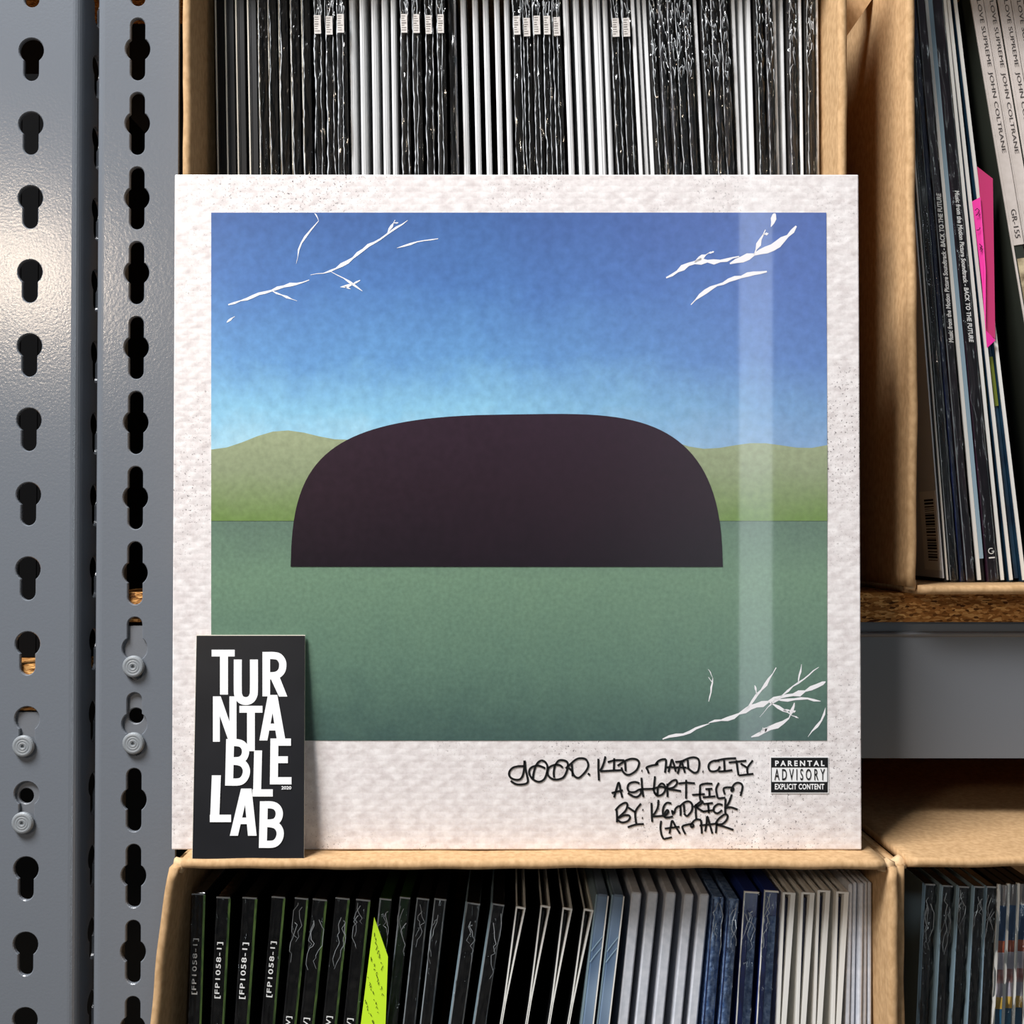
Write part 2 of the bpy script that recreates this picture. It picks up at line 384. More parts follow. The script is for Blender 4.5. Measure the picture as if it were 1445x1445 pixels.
def wrap_mesh(t, H, seed, amp, top=None):
    """crumpled film over the spine face"""
    key = ('w', round(t, 4), round(H, 3), seed, amp)
    if key in _mesh: return _mesh[key]
    from mathutils import noise
    v = []; f = []; nx = 10; nz = 190
    for j in range(nz+1):
        for i in range(nx+1):
            q = j/nz; z = H*q; x = -t/2-.0001+(t+.0002)*i/nx
            k = min(1, max(0, (q-.72)/.20)) if top else 0
            n1 = noise.noise(Vector((x*620+7*seed, z*75, seed*3.1))); n2 = noise.noise(Vector((x*1100+3*seed, z*560+seed, seed*1.7)))
            v.append((x, -.0005-amp*(.8+1.3*n1*(1-.4*k)+1.1*n2*k), z))
    for j in range(nz):
        for i in range(nx):
            a = j*(nx+1)+i; f.append((a, a+1, a+nx+2, a+nx+1))
    me = bpy.data.meshes.new('shrink_wrap'); me.from_pydata(v, [], f); me.materials.append(FILM); _mesh[key] = me
    for p in me.polygons: p.use_smooth = True
    return me
def bmesh_box(key, d, bev, mat, seg=1):
    key = (key,)+tuple(round(a, 4) for a in d)+(mat.name,)
    if key not in _mesh:
        bm = bmesh.new(); add_box(bm, *d, bev, seg); me = bpy.data.meshes.new(key[0]); bm.to_mesh(me); bm.free(); me.materials.append(mat); _mesh[key] = me
    return _mesh[key]
SD = .28
def record(xtop, ztop, zfloor, Y, lean, t, body, label, group, edges=(), wrap=None, depth=SD, bev=.0003):
    """lean>0: top leans to +X. Thing = Empty at the base; edges = [(x0 frac, x1 frac, material, z0, z1, proud)]"""
    H = (ztop-zfloor-abs(math.sin(lean))*t/2)/math.cos(lean)
    xb = xtop-math.sin(lean)*H
    o = empty('record_sleeve', (xb, Y, zfloor+abs(math.sin(lean))*t/2), (0, lean, 0)); tag(o, label, 'record', group)
    me_obj('sleeve', bmesh_box('sleeve', (-t/2, t/2, 0, depth, 0, H), min(bev, t*.3), body), None, o)
    for (a, b, mt, z0, z1, pr) in edges:
        me_obj('spine_edge' , bmesh_box('spine_edge', (-t/2+a*t, -t/2+b*t, -pr, pr*.5, H+z0 if z0 < 0 else z0, H+z1 if z1 <= 0 else z1), 0, mt), None, o)
    if wrap: me_obj('shrink_wrap', wrap_mesh(t, H, *wrap), None, o)
    o['H'] = H
    return o
def pack(items, xmin, xmax, H):
    """items: dicts with x (top centre), t, lean -> adjusts lean so that the bottoms do not interpenetrate"""
    pad = lambda d: .0013 if d['kind'] in ('bluefaced', 'slate', 'dark') else .0003
    xb = [d['x']-math.tan(d['lean'])*H for d in items]
    for i in range(1, len(items)):       # tops keep their order too
        items[i]['x'] = max(items[i]['x'], items[i-1]['x']+(items[i-1]['t']+items[i]['t'])/2+.00012)
    for k in range(3):
        for i in range(len(items)):
            lo = xmin+items[i]['t']/2 if i == 0 else xb[i-1]+(items[i-1]['t']+items[i]['t'])/2+pad(items[i])
            xb[i] = max(xb[i], lo)
        for i in reversed(range(len(items))):
            hi = xmax-items[i]['t']/2 if i == len(items)-1 else xb[i+1]-(items[i+1]['t']+items[i]['t'])/2-pad(items[i+1])
            xb[i] = min(xb[i], hi)
    for d, b in zip(items, xb): d['lean'] = math.atan((d['x']-b)/H)
    return items
CREASE_GLINT = M('bright_film_crease', '#a4a9ad', .15, 0, 1.0, coat=1)  # glint of clear film put into a pale colour
CREASE_GLINTW = M('white_film_crease', '#cdd1d4', .25, 0, .8)  # white glint of the wrap painted as colour
SHEEN = M('silvery_film_sheen', '#1f1e21', .3, 0, .6, var=(45, '#5d5b61', 4), stretch=(5, 1, .8), bump=(300, .5, .001))  # sheen of the wrap painted as a mottled grey streak
def long_glint(o, t, H, seed, xf, wd=.0004, mat=None):  # pale ribbon painting the glint along a wrap crease
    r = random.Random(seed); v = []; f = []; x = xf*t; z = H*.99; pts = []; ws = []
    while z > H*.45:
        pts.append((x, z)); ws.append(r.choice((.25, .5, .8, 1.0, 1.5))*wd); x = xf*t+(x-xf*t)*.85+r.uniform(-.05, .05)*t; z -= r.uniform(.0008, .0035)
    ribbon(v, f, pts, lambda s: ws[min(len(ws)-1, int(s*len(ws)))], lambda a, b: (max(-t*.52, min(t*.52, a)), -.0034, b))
    py_obj('wrap_crease', v, f, mat or CREASE_GLINTW, o)
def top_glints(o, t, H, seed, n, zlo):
    """short pale ribbons painting the glints of gathered film"""
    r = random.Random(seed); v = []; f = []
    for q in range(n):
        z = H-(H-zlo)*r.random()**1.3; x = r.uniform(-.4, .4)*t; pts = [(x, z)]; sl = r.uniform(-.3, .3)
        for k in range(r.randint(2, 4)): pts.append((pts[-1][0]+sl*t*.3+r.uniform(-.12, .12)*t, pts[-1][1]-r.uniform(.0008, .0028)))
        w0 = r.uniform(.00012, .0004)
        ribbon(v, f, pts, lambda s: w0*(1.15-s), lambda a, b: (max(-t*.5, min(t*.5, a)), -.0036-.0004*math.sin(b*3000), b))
    py_obj('film_folds', v, f, CREASE_GLINTW, o)['kind'] = 'stuff'
# --- upper left box: (x left, x right at row 246, shift to row 0, kind)
YS = .527
UL = []
for a in (307, 321, 336, 353, 367, 381, 397, 413, 430): UL.append((a, a+12.5, -5, 'cream'))
for a in (447, 463, 480): UL.append((a, a+13, -5, 'tag'))
for a in (495, 511, 527, 542, 555): UL.append((a, a+7.5, -4, 'white'))
for a in (569, 586, 603, 620): UL.append((a, a+12, -4, 'tag'))
UL.append((637, 648, -5, 'grey'))
for a in (655, 672, 687, 703, 717): UL.append((a, a+7.5, -6, 'white'))
for a in (729, 743, 757, 771, 785): UL.append((a, a+12.5, -7, 'tag'))
for a, b in ((803, 811), (818, 826), (833, 840), (846, 856), (860, 867)): UL.append((a, b, -9, 'white'))
for a in (870, 885): UL.append((a, a+13, -10, 'tag'))
for a in (902, 911, 919.5): UL.append((a, a+5, -12, 'thin'))
for a in (926, 938, 950, 962, 974): UL.append((a, a+11, -12, 'gloss'))
UL.append((990.5, 995, -12, 'thin'))
for a in (998, 1011, 1024): UL.append((a, a+12, -11, 'gloss'))
UL += [(1040.5, 1045, -7, 'thin'), (1051, 1055.5, -7, 'thin'), (1060, 1065, -6, 'thin'), (1069, 1081, -6, 'gloss'), (1084, 1094, -6, 'gloss'), (1097, 1101, -5, 'thin'),
       (1108, 1112, -5, 'thin'), (1115, 1128, -5, 'gloss'), (1131, 1135, -4, 'thin'), (1139, 1152, -4, 'gloss'), (1153.5, 1157, -2, 'thin')]
LB = {'cream': ('black record sleeve with a thin cream board edge, in the box behind the album', 'cream-edged black records'),
      'tag': ('shrink-wrapped black record with a small white price sticker on its spine', 'price-stickered records behind the album'),
      'white': ('broad white record spine between black gaps in the box behind the album', 'white-spined records behind the album'),
      'grey': ('grey-white crumpled record spine beside price-stickered black records', None),
      'thin': ('hair-thin white record spine in the box behind the album', 'thin white records behind the album'),
      'gloss': ('glossy charcoal record in crinkled wrap without sticker, behind the album', 'glossy charcoal records behind the album')}
ORD = 'first second third fourth fifth sixth seventh eighth ninth tenth eleventh twelfth'.split()
NUM = dict(zip(range(1, 10), 'one two three four five six seven eight nine'.split()))
def clump_labels(kinds, plans, start):
    """one label per record: its rank within its clump, counted from the steel post"""
    out = []; runs = {}; i = 0
    while i < len(kinds):
        j = i
        while j < len(kinds) and kinds[j] == kinds[i]: j += 1
        n = j-i; k = kinds[i]; runs[k] = runs.get(k, 0)+1
        if i:
            m = i
            while m > 0 and kinds[m-1] == kinds[i-1]: m -= 1
            before = '%s %s%s' % (NUM[i-m], plans[kinds[i-1]], 's' if i-m > 1 else '')
        else: before = start
        for q in range(n):
            if n == 1: out.append('single %s past %s, %s such from the steel post' % (plans[k], before, ORD[runs[k]-1]))
            else: out.append('%s of %s %ss past %s, from the steel post' % (ORD[q], NUM[n], plans[k], before))
        i = j
    return out
PLAN = {'cream': 'cream-edged black sleeve', 'tag': 'price-stickered black record', 'white': 'broad white spine', 'grey': 'crumpled grey-white spine', 'thin': 'thin white spine', 'gloss': 'glossy charcoal spine'}
ULAB = clump_labels([q[3] for q in UL], PLAN, "the box wall")
fl_z = ZSH+.0047
items = []
for (a, b, sh, k) in UL:
    xa, xb_ = PX(a, YS, 246), PX(b, YS, 246); lean = math.atan((PX((a+b)/2, YS, 0)*0 + sh/246.0))
    ztop = fl_z+.314+random.uniform(-.002, .002)
    zc = PZ(246, YS); xc = (xa+xb_)/2
    items.append(dict(x=xc+math.tan(lean)*(ztop-zc), t=(xb_-xa), lean=lean, kind=k, ztop=ztop))
pack(items, ux0+.0046, ux1-.0056, .314)
for i, d in enumerate(items):
    k = d['kind']; lab, grp = ULAB[i], LB[k][1]; t = d['t']
    y = YS+random.uniform(-.0015, .0015)
    if k == 'cream':
        o = record(d['x'], d['ztop'], fl_z, y, d['lean'], t, BLACK, lab, grp, [(0, .16, CREAM, .001, -.001, .0007), (.26, .36, CHAR, .001, -.001, .0004)], ((i%3), .0006, 1) if i > 3 else None)
        if i > 3: long_glint(o, t, o['H'], i, -.22, .0003)
    elif k == 'tag':
        o = record(d['x'], d['ztop'], fl_z, y, d['lean'], t, CHAR if i < 13 else BROWNB, lab, grp, [], ((i%5)+10, .0011, 1))
        H = o['H']; zc = PZ(38+i*.14, YS)-fl_z
        long_glint(o, t, H, i, -.42); long_glint(o, t, H, i+100, random.uniform(-.1, .45), .00025); top_glints(o, t, H, i+7, 16, PZ(30, YS)-fl_z-.004)
        s = me_obj('price_sticker', bmesh_box('price_sticker', (-t*.36, t*.36, -.0042, -.0038, zc-.0048, zc+.0048), 0, PRICE), None, o)
        v = []; f = []
        for q in range(7):
            zz = zc+.0038-q*.0012; w_ = t*.28*random.Random(q+i).uniform(.5, 1)
            f.append(tuple(range(len(v), len(v)+4))); hh = .0002 if q != 3 else .0003
            v += [(-t*.3, -.00425, zz-hh), (-t*.3+2*w_, -.00425, zz-hh), (-t*.3+2*w_, -.00425, zz+hh), (-t*.3, -.00425, zz+hh)]
        py_obj('print_lines', v, f, M('faded_ink', '#77706b', .6) if 'faded_ink' not in bpy.data.materials else bpy.data.materials['faded_ink'], s)
    elif k == 'white':
        o = record(d['x'], d['ztop'], fl_z, y, d['lean'], t, WHITE, lab, grp, [(.42, .5, M('seam_grey', '#a9a9aa', .6) if 'seam_grey' not in bpy.data.materials else bpy.data.materials['seam_grey'], .001, -.001, .0002)], None, bev=.0008)
    elif k == 'grey':
        o = record(d['x'], d['ztop'], fl_z, y, d['lean'], t, CHAR, lab, grp, [(.72, .98, WHITEB, .001, -.001, .0006)], (31, .0012))
    elif k == 'thin':
        o = record(d['x'], d['ztop'], fl_z, y, d['lean'], t, WHITE, lab, grp)
    else:
        o = record(d['x'], d['ztop'], fl_z, y, d['lean'], t, CHAR if i % 2 else BROWNB, lab, grp, [(.12, .62, SHEEN, .001, -.001, .0004)] if i % 3 else [], ((i%6)+40, .0014, 1)); H = o['H']  # middle strip paints the wrap sheen onto the spine
        long_glint(o, t, H, i, random.uniform(-.45, -.2), .0003); top_glints(o, t, H, i+7, 26, PZ(105, YS)-fl_z)
# black sleeve bodies between the white spines are the gaps themselves

for j in range(8):        # black sleeves added in the next bay so the keyholes read black
    record(lx1-.0125-.0095*j, PZ(938, YBL)+.318, PZ(938, YBL)+.0002, YBL+.03, 0, .0093, MATTE, '%s added black sleeve darkening the keyhole slots, from the double-slotted post' % ORD[j], 'added black sleeves darkening the keyhole slots')
# --- lower left box: (left, right, top row, lean deg, kind)
YQ = .473
LL = [(271,289,1261,5,'fp'),(308,327,1263,5.2,'fp'),(345,365,1263,5.4,'fp'),(383,402,1266,5.6,'fp'),
      (417,436,1266,5.8,'nv'),(443,463,1266,5.8,'nv'),(474,494,1266,5.8,'nv'),(504,524,1266,5.8,'nv'),(536,553,1267,5.8,'greenblack'),
      (564,579,1267,6,'green'),(588,606,1268,6.3,'wrapdark'),(613,630,1268,6.6,'wrapdark'),(659,678,1272,8,'bluefaced'),(695,712,1274,9.4,'bluefaced'),
      (728,742,1280,10.8,'open'),(763,777,1281,9.2,'open'),(794,808,1283,9.2,'open'),(824,838,1286,11.5,'open'),
      (843,859,1262,6.8,'slate'),(865,881,1262,6.8,'slate'),
      (892,906,1261,6,'palew'),(916,930,1261,6,'palew'),(941,955,1261,5.8,'palew'),(967,980,1263,5.6,'palew'),(989,1002,1263,5.6,'palew'),
      (1007,1022,1267,4.8,'denim'),(1028,1042,1267,4.6,'denim'),(1049,1071,1257,3.8,'royal'),(1078,1097,1255,3.6,'royal'),
      (1103,1121,1259,3.4,'openw'),(1129,1148,1259,3.2,'openw'),(1153,1171,1257,3,'openw'),(1179,1197,1259,2.8,'openw'),
      (1198.5,1204.5,1248,1.5,'thinw'),(1206,1211.5,1247,1.3,'thinw'),(1213,1219,1246,1.1,'thinw'),(1220.5,1227,1246,.9,'thinw'),(1227.5,1232.5,1247,.4,'thinw')]
LB2 = {'fp': ('black spine with bracketed number under the album', 'records with bracketed catalogue numbers'),
       'nv': ('green-edged black shrink-wrapped spine before the lime note', 'green-edged black records by the yellow note'),
       'greenblack': ('near-black green record directly behind the lime sticky note', None),
       'green': ('dark green record spine between the lime note and silver-edged black records', None),
       'wrapdark': ('silver-edged black record past the dark green spine', 'silver-edged black records'),
       'bluefaced': ('black record with grey-blue front under the album', 'blue-fronted black records'),
       'open': ('gaping black jacket with thin white rim', 'open white-rimmed black jackets'),
       'slate': ('blue-grey spine with diagonal pale lines', 'blue-grey fading record spines'),
       'palew': ('plain pale spine between blue-grey and denim-blue ones', 'plain pale record spines'),
       'denim': ('mottled denim-blue spine in torn clear wrap', 'denim-blue records'),
       'royal': ('wide royal-blue spine with white rim', 'royal-blue records'),
       'openw': ('white jacket with dark slit under the album', 'white jackets with dark slits'),
       'thinw': ('thin white sleeve upright by the box wall', 'thin white sleeves by the box wall')}
SILV = M('silver_edge', '#8f979c', .3, coat=.5); RIM = M('white_rim', '#e8e6e0', .5)
fz = ZLS+.0047
items = []
for (a, b, yt, lean, k) in LL:
    xa, xb_ = PX(a, YQ, yt), PX(b, YQ, yt); items.append(dict(x=(xa+xb_)/2, t=min(xb_-xa, .0066), lean=math.radians(lean), kind=k, ztop=PZ(yt, YQ)))
pack(items, xl+.0048-.008, xr-.0056, .314)
cnt = {}
def rank(n, lab): return '%s %s, counting from the steel post' % (ORD[n-1], lab)
def scrap_glints(o, t, H, seed, n=3):
    """pale ribbons painting glints on curled wrap creases near the spine top"""
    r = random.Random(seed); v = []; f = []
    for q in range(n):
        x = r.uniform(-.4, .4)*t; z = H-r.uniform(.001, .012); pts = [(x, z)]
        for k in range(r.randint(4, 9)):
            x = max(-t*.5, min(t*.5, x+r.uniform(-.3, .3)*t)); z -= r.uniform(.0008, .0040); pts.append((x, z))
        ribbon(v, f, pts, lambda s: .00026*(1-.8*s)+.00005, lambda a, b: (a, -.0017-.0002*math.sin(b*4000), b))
    py_obj('wrap_crease', v, f, CREASE_GLINT, o)
for i, d in enumerate(items):
    k = d['kind']; lab, grp = LB2[k]; t = d['t']; cnt[k] = cnt.get(k, 0)+1
    if grp: lab = rank(cnt[k], lab)
    t = d['t']; y = YQ+random.uniform(-.002, .002); A = (d['x'], d['ztop'], fz, y, d['lean'], t)
    up = dict(ud=(0,0,1), vd=(-1,0,0))
    if k in ('fp', 'nv'):
        o = record(*A, BLACKG, lab, grp, [(.84, 1.0, GREENB, .001, -.001, .0004), (0, .12, CHAR, .001, -.001, .0005)], ((i%4)+60, .0006, 1), bev=.0005)
        H = o['H']
        if k == 'fp':
            text_obj('spine_lettering', '[FP1058-1]', (t*.22, -.0026, H-.0455), up['ud'], up['vd'], .0255, t*.46, DOTW, o, spacing=1.15, bold=.012)
        else:
            text_obj('spine_lettering', '[INV]', (t*.22, -.0026, H-.0640), up['ud'], up['vd'], .0105, t*.46, DOTW, o, spacing=1.15, bold=.012)
        if k == 'nv': scrap_glints(o, t, H, i)
        me_obj('top_rim', bmesh_box('top_rim', (-t*.5, t*.5, -.0016, -.001, H-.0005, H+.0001), 0, CREASE_GLINT), None, o)
    elif k in ('green', 'greenblack'):
        o = record(*A, DKGREEN, lab, grp, [(0, .12, SILV, .001, -.001, .0004), (.9, 1, CHAR, .001, -.001, .0004)], (i+60, .0008, 1)); scrap_glints(o, t, o['H'], i, 3)
        me_obj('top_rim', bmesh_box('top_rim', (-t*.5, t*.5, -.0016, -.001, o['H']-.0005, o['H']+.0001), 0, CREASE_GLINT), None, o)
    elif k == 'wrapdark':
        o = record(*A, BLACKG, lab, grp, [(0, .1, SILV, .001, -.001, .0005), (.86, .97, SILV, .001, -.001, .0004)], (i+60, .0008, 1)); scrap_glints(o, t, o['H'], i, 2)
        me_obj('top_rim', bmesh_box('top_rim', (-t*.5, t*.5, -.0016, -.001, o['H']-.0005, o['H']+.0001), 0, CREASE_GLINT), None, o)
    elif k == 'bluefaced':
        o = record(*A, BLACKG, lab, grp, [(0, .08, SILV, .001, -.001, .0005), (.9, .97, SILV, .001, -.001, .0004)], (i+60, .0008, 1)); H = o['H']
        me_obj('front_cover', bmesh_box('front_cover', (-t*.5-.0006, -t*.5, .0004, SD, 0, H-.0002), 0, TEALE), None, o)
        me_obj('top_rim', bmesh_box('top_rim', (-t*.5, t*.5, -.0016, -.001, H-.0005, H+.0001), 0, CREASE_GLINT), None, o); scrap_glints(o, t, H, i, 2)
    elif k in ('open', 'openw'):
        # gaping jacket: two boards meeting lower down, white board edges
        H = (d['ztop']-fz)/math.cos(d['lean']); lean = d['lean']
        o = empty('record_sleeve', (d['x']-math.sin(lean)*H, y, fz+.0006), (0, lean, 0)); tag(o, lab, 'record', grp)
        gap = t*.5; th = .0007 if k == 'open' else .0011
        for s in (-1, 1):
            v = []; f = []; n = 14
            for j in range(n+1):
                q = j/n; z = H*q; g = gap*(.22+.78*max(0, (q-.84)/.16)**1.2) if k == 'open' else gap*(.35+.65*max(0, (q-.6)/.4))
                th2 = th if not (k == 'openw' and s == 1) else th*1.9
                xi, xo = s*(g-th2), s*g
                v += [(xi, 0, z), (xo, 0, z), (xo, SD, z), (xi, SD, z)]
            for j in range(n):
                for m_ in range(4): f.append((j*4+m_, j*4+(m_+1)%4, j*4+4+(m_+1)%4, j*4+4+m_))
            f += [(0,1,2,3), (n*4+3, n*4+2, n*4+1, n*4)]
            ob = py_obj('jacket_board', v, f, RIM, o); bmesh_fix(ob)
            if k == 'open':
                v2 = [(a[0]+s*.00015 if (q % 4 in (1, 2)) else a[0]+s*(th*.1), a[1]+.0006 if a[1] < .01 else a[1], a[2]-.0004) for q, a in enumerate(v)]
                ob2 = py_obj('board_face', v2, f, BLACK, o); bmesh_fix(ob2)
        n0 = NAVY if k == 'openw' else BLACK
        me_obj('inner_sleeve', bmesh_box('inner_sleeve', (-t*.10, t*.10, .004, SD, 0, H-.004), 0, n0), None, o)
        me_obj('top_rim', bmesh_box('top_rim', (-gap, gap, -.0002, .0005, H-.0009, H), 0, RIM), None, o)
    elif k == 'slate':
        o = record(*A, STEELB, lab, grp, [(.9, 1, RIM, .001, -.0002, .0004)], None, bev=.0008); H = o['H']
        me_obj('front_cover', bmesh_box('front_cover', (-t*.5-.0006, -t*.5, .0004, SD, 0, H-.0002), 0, TEALE), None, o)
        v = []; f = []
        for q in (0, .0050): ribbon(v, f, [(-t*.48, H-.026-q), (-t*.1, H-.0225-q), (t*.4, H-.0185-q)], .0004, lambda a, b: (a, -.0004, b))
        py_obj('pale_line', v, f, PALEB, o)
    elif k == 'palew':
        o = record(*A, WHITEB, lab, grp, [], None, bev=.0006)
    elif k == 'denim':
        o = record(*A, DENIM, lab, grp, [(0, .1, NAVY, .001, -.001, .0003)], (i+60, .0009, 1)); scrap_glints(o, t, o['H'], i, 3)
    elif k == 'royal':
        o = record(*A, ROYAL, lab, grp, [(0, .07, RIM, .001, -.0002, .0006), (.45, .97, DENIM, .001, -.012, .0003)], (i+60, .0006, 1)); scrap_glints(o, t, o['H'], i, 3)
        me_obj('top_rim', bmesh_box('top_rim', (-t*.5, t*.5, -.0016, -.001, o['H']-.0006, o['H']+.0001), 0, RIM), None, o)
    else:
        o = record(*A, WHITEB, lab, grp, [], None, bev=.0009)

# --- lower right box
YW = .488
LB3 = ('blue-grey fronted black record in crumpled wrap', 'blue-grey fronted black records under the beam')
LR = [(1305,1319,1247,3.6,'dark'),(1328,1342,1248,3.6,'dark'),(1351,1365,1249,3.6,'dark'),(1372.5,1387,1249,3.4,'dark'),(1390,1403.5,1249,3.2,'dark'),
      (1406,1420,1247,3.0,'comic'),(1420.5,1434.5,1247,2.8,'comic'),(1435,1449,1247,2.6,'comic'),(1450,1464,1247,2.4,'comic')]
items = []
for (a, b, yt, lean, k) in LR:
    xa, xb_ = PX(a, YW, yt), PX(b, YW, yt); items.append(dict(x=(xa+xb_)/2, t=xb_-xa, lean=math.radians(lean), kind=k, ztop=PZ(yt, YW)))
pack(items, xl2+.0075, xl2+.32, .314)
BANDS = [M('band_%s' % n, c, .45, var=(120, c2, 2)) for n, c, c2 in (('grey', '#97908f', '#8a8382'), ('blue', '#24466e', '#2f5682'), ('red', '#a4492f', '#b96a4c'), ('pale', '#c3bcc4', '#a9a4b0'), ('rust', '#9a4a38', '#c4b4b8'), ('yellow', '#c09a3c', '#cfae58'), ('deep', '#1f5273', '#2b6485'))]
for i, d in enumerate(items):
    t = d['t']; A = (d['x'], d['ztop'], fz, YW+random.uniform(-.001, .001), d['lean'], t)
    if d['kind'] == 'dark':
        o = record(*A, BLACKG, rank(i+1, LB3[0]), LB3[1], [(0, .13, PALEB, .001, -.0003, .0006)], (i+80, .0012, 1)); H = o['H']
        me_obj('front_cover', bmesh_box('front_cover', (-t*.5-.0009, -t*.5, -.0004, SD, 0, H), 0, TEALE), None, o)
        me_obj('top_rim', bmesh_box('top_rim', (-t*.5, t*.5, -.0016, -.001, H-.0006, H+.0001), 0, CREASE_GLINT), None, o)
        scrap_glints(o, t, H, i+5, 4)
    else:
        o = record(*A, BLACK, rank(i-4, 'white-edged record with grey, blue and rust bands'), 'colour-banded records under the beam', [(0, .32, RIM, .001, 0, .0008)], (i+80, .0004)); H = o['H']
        zs = [0, .010, .0265, .032, .040, .0465, .053, .0585, .12]
        for q, mt in enumerate((0, 1, 2, 3, 4, 3, 5, 6)):
            me_obj('spine_band', bmesh_box('spine_band', (-t*.16, t*.5, -.0006, 0, H-zs[q+1], H-zs[q]-(.0003 if q == 0 else 0)), 0, BANDS[mt]), None, o)

# --- upper right box: rows given at y0 and y1
YV = .534
UR = [ # (centre x at row 540, width px, slope px per px, kind)
      (1313.5,5,.072,'greyface'),(1324,11,.074,'blk'),(1335,6,.078,'navy'),(1344,11,.082,'film1'),(1358,11,.090,'ltblue'),(1374,15,.094,'film2'),
      (1385.5,5,.100,'wthin'),(1396,5,.106,'wthin2'),(1412,5,.112,'wthin3')]
fz2 = ZSH+.0047; cnt = {}
items = []
for (xc, wpx, sl, k) in UR:
    t = wpx/F*YV; ztop = fz2+.314; zc = PZ(540, YV)
    lean = -math.atan(sl); items.append(dict(x=PX(xc, YV, 540)+math.tan(lean)*(ztop-zc), t=t, lean=lean, kind=k, ztop=ztop))
for j in range(5):
    xc = 1377.5+19.3*j; t = 17.6/F*YV*.98; lean = -math.atan(.160)
    ztop = fz2+.312; zc = PZ(0, YV); items.append(dict(x=PX(xc, YV, 0)+math.tan(lean)*(ztop-zc), t=t, lean=lean, kind='beige', ztop=ztop))
pack(items, rx0+.0046, rx0+.33-.0046, .314)
LB4 = {'greyface': ('pale grey record sleeve with barcode on its front', None), 'blk': ('black creased record spine next to the barcoded grey sleeve', None),
       'navy': ('narrow navy record spine between black spines on the upper shelf', None), 'film1': ('plum-black soundtrack spine lettered bottom to top', None),
       'ltblue': ('record with white and light blue spine between the two soundtrack spines', None), 'film2': ('black soundtrack spine lettered top to bottom with small round logo at the foot', None),
       'wthin': ('thin white-edged black record just right of the soundtrack spine', None), 'wthin2': ('thin white-edged record the pink sticky note is stuck to', None),
       'wthin3': ('thin white-edged dark blue record right of the pink sticky note', None),
       'beige': ('beige record spine with grey capital lettering', 'beige lettered record spines')}
dn = dict(ud=Vector((0,0,-1)), vd=Vector((1,0,0)))
GTX = M('grey_lettering', '#4a4544', .6)
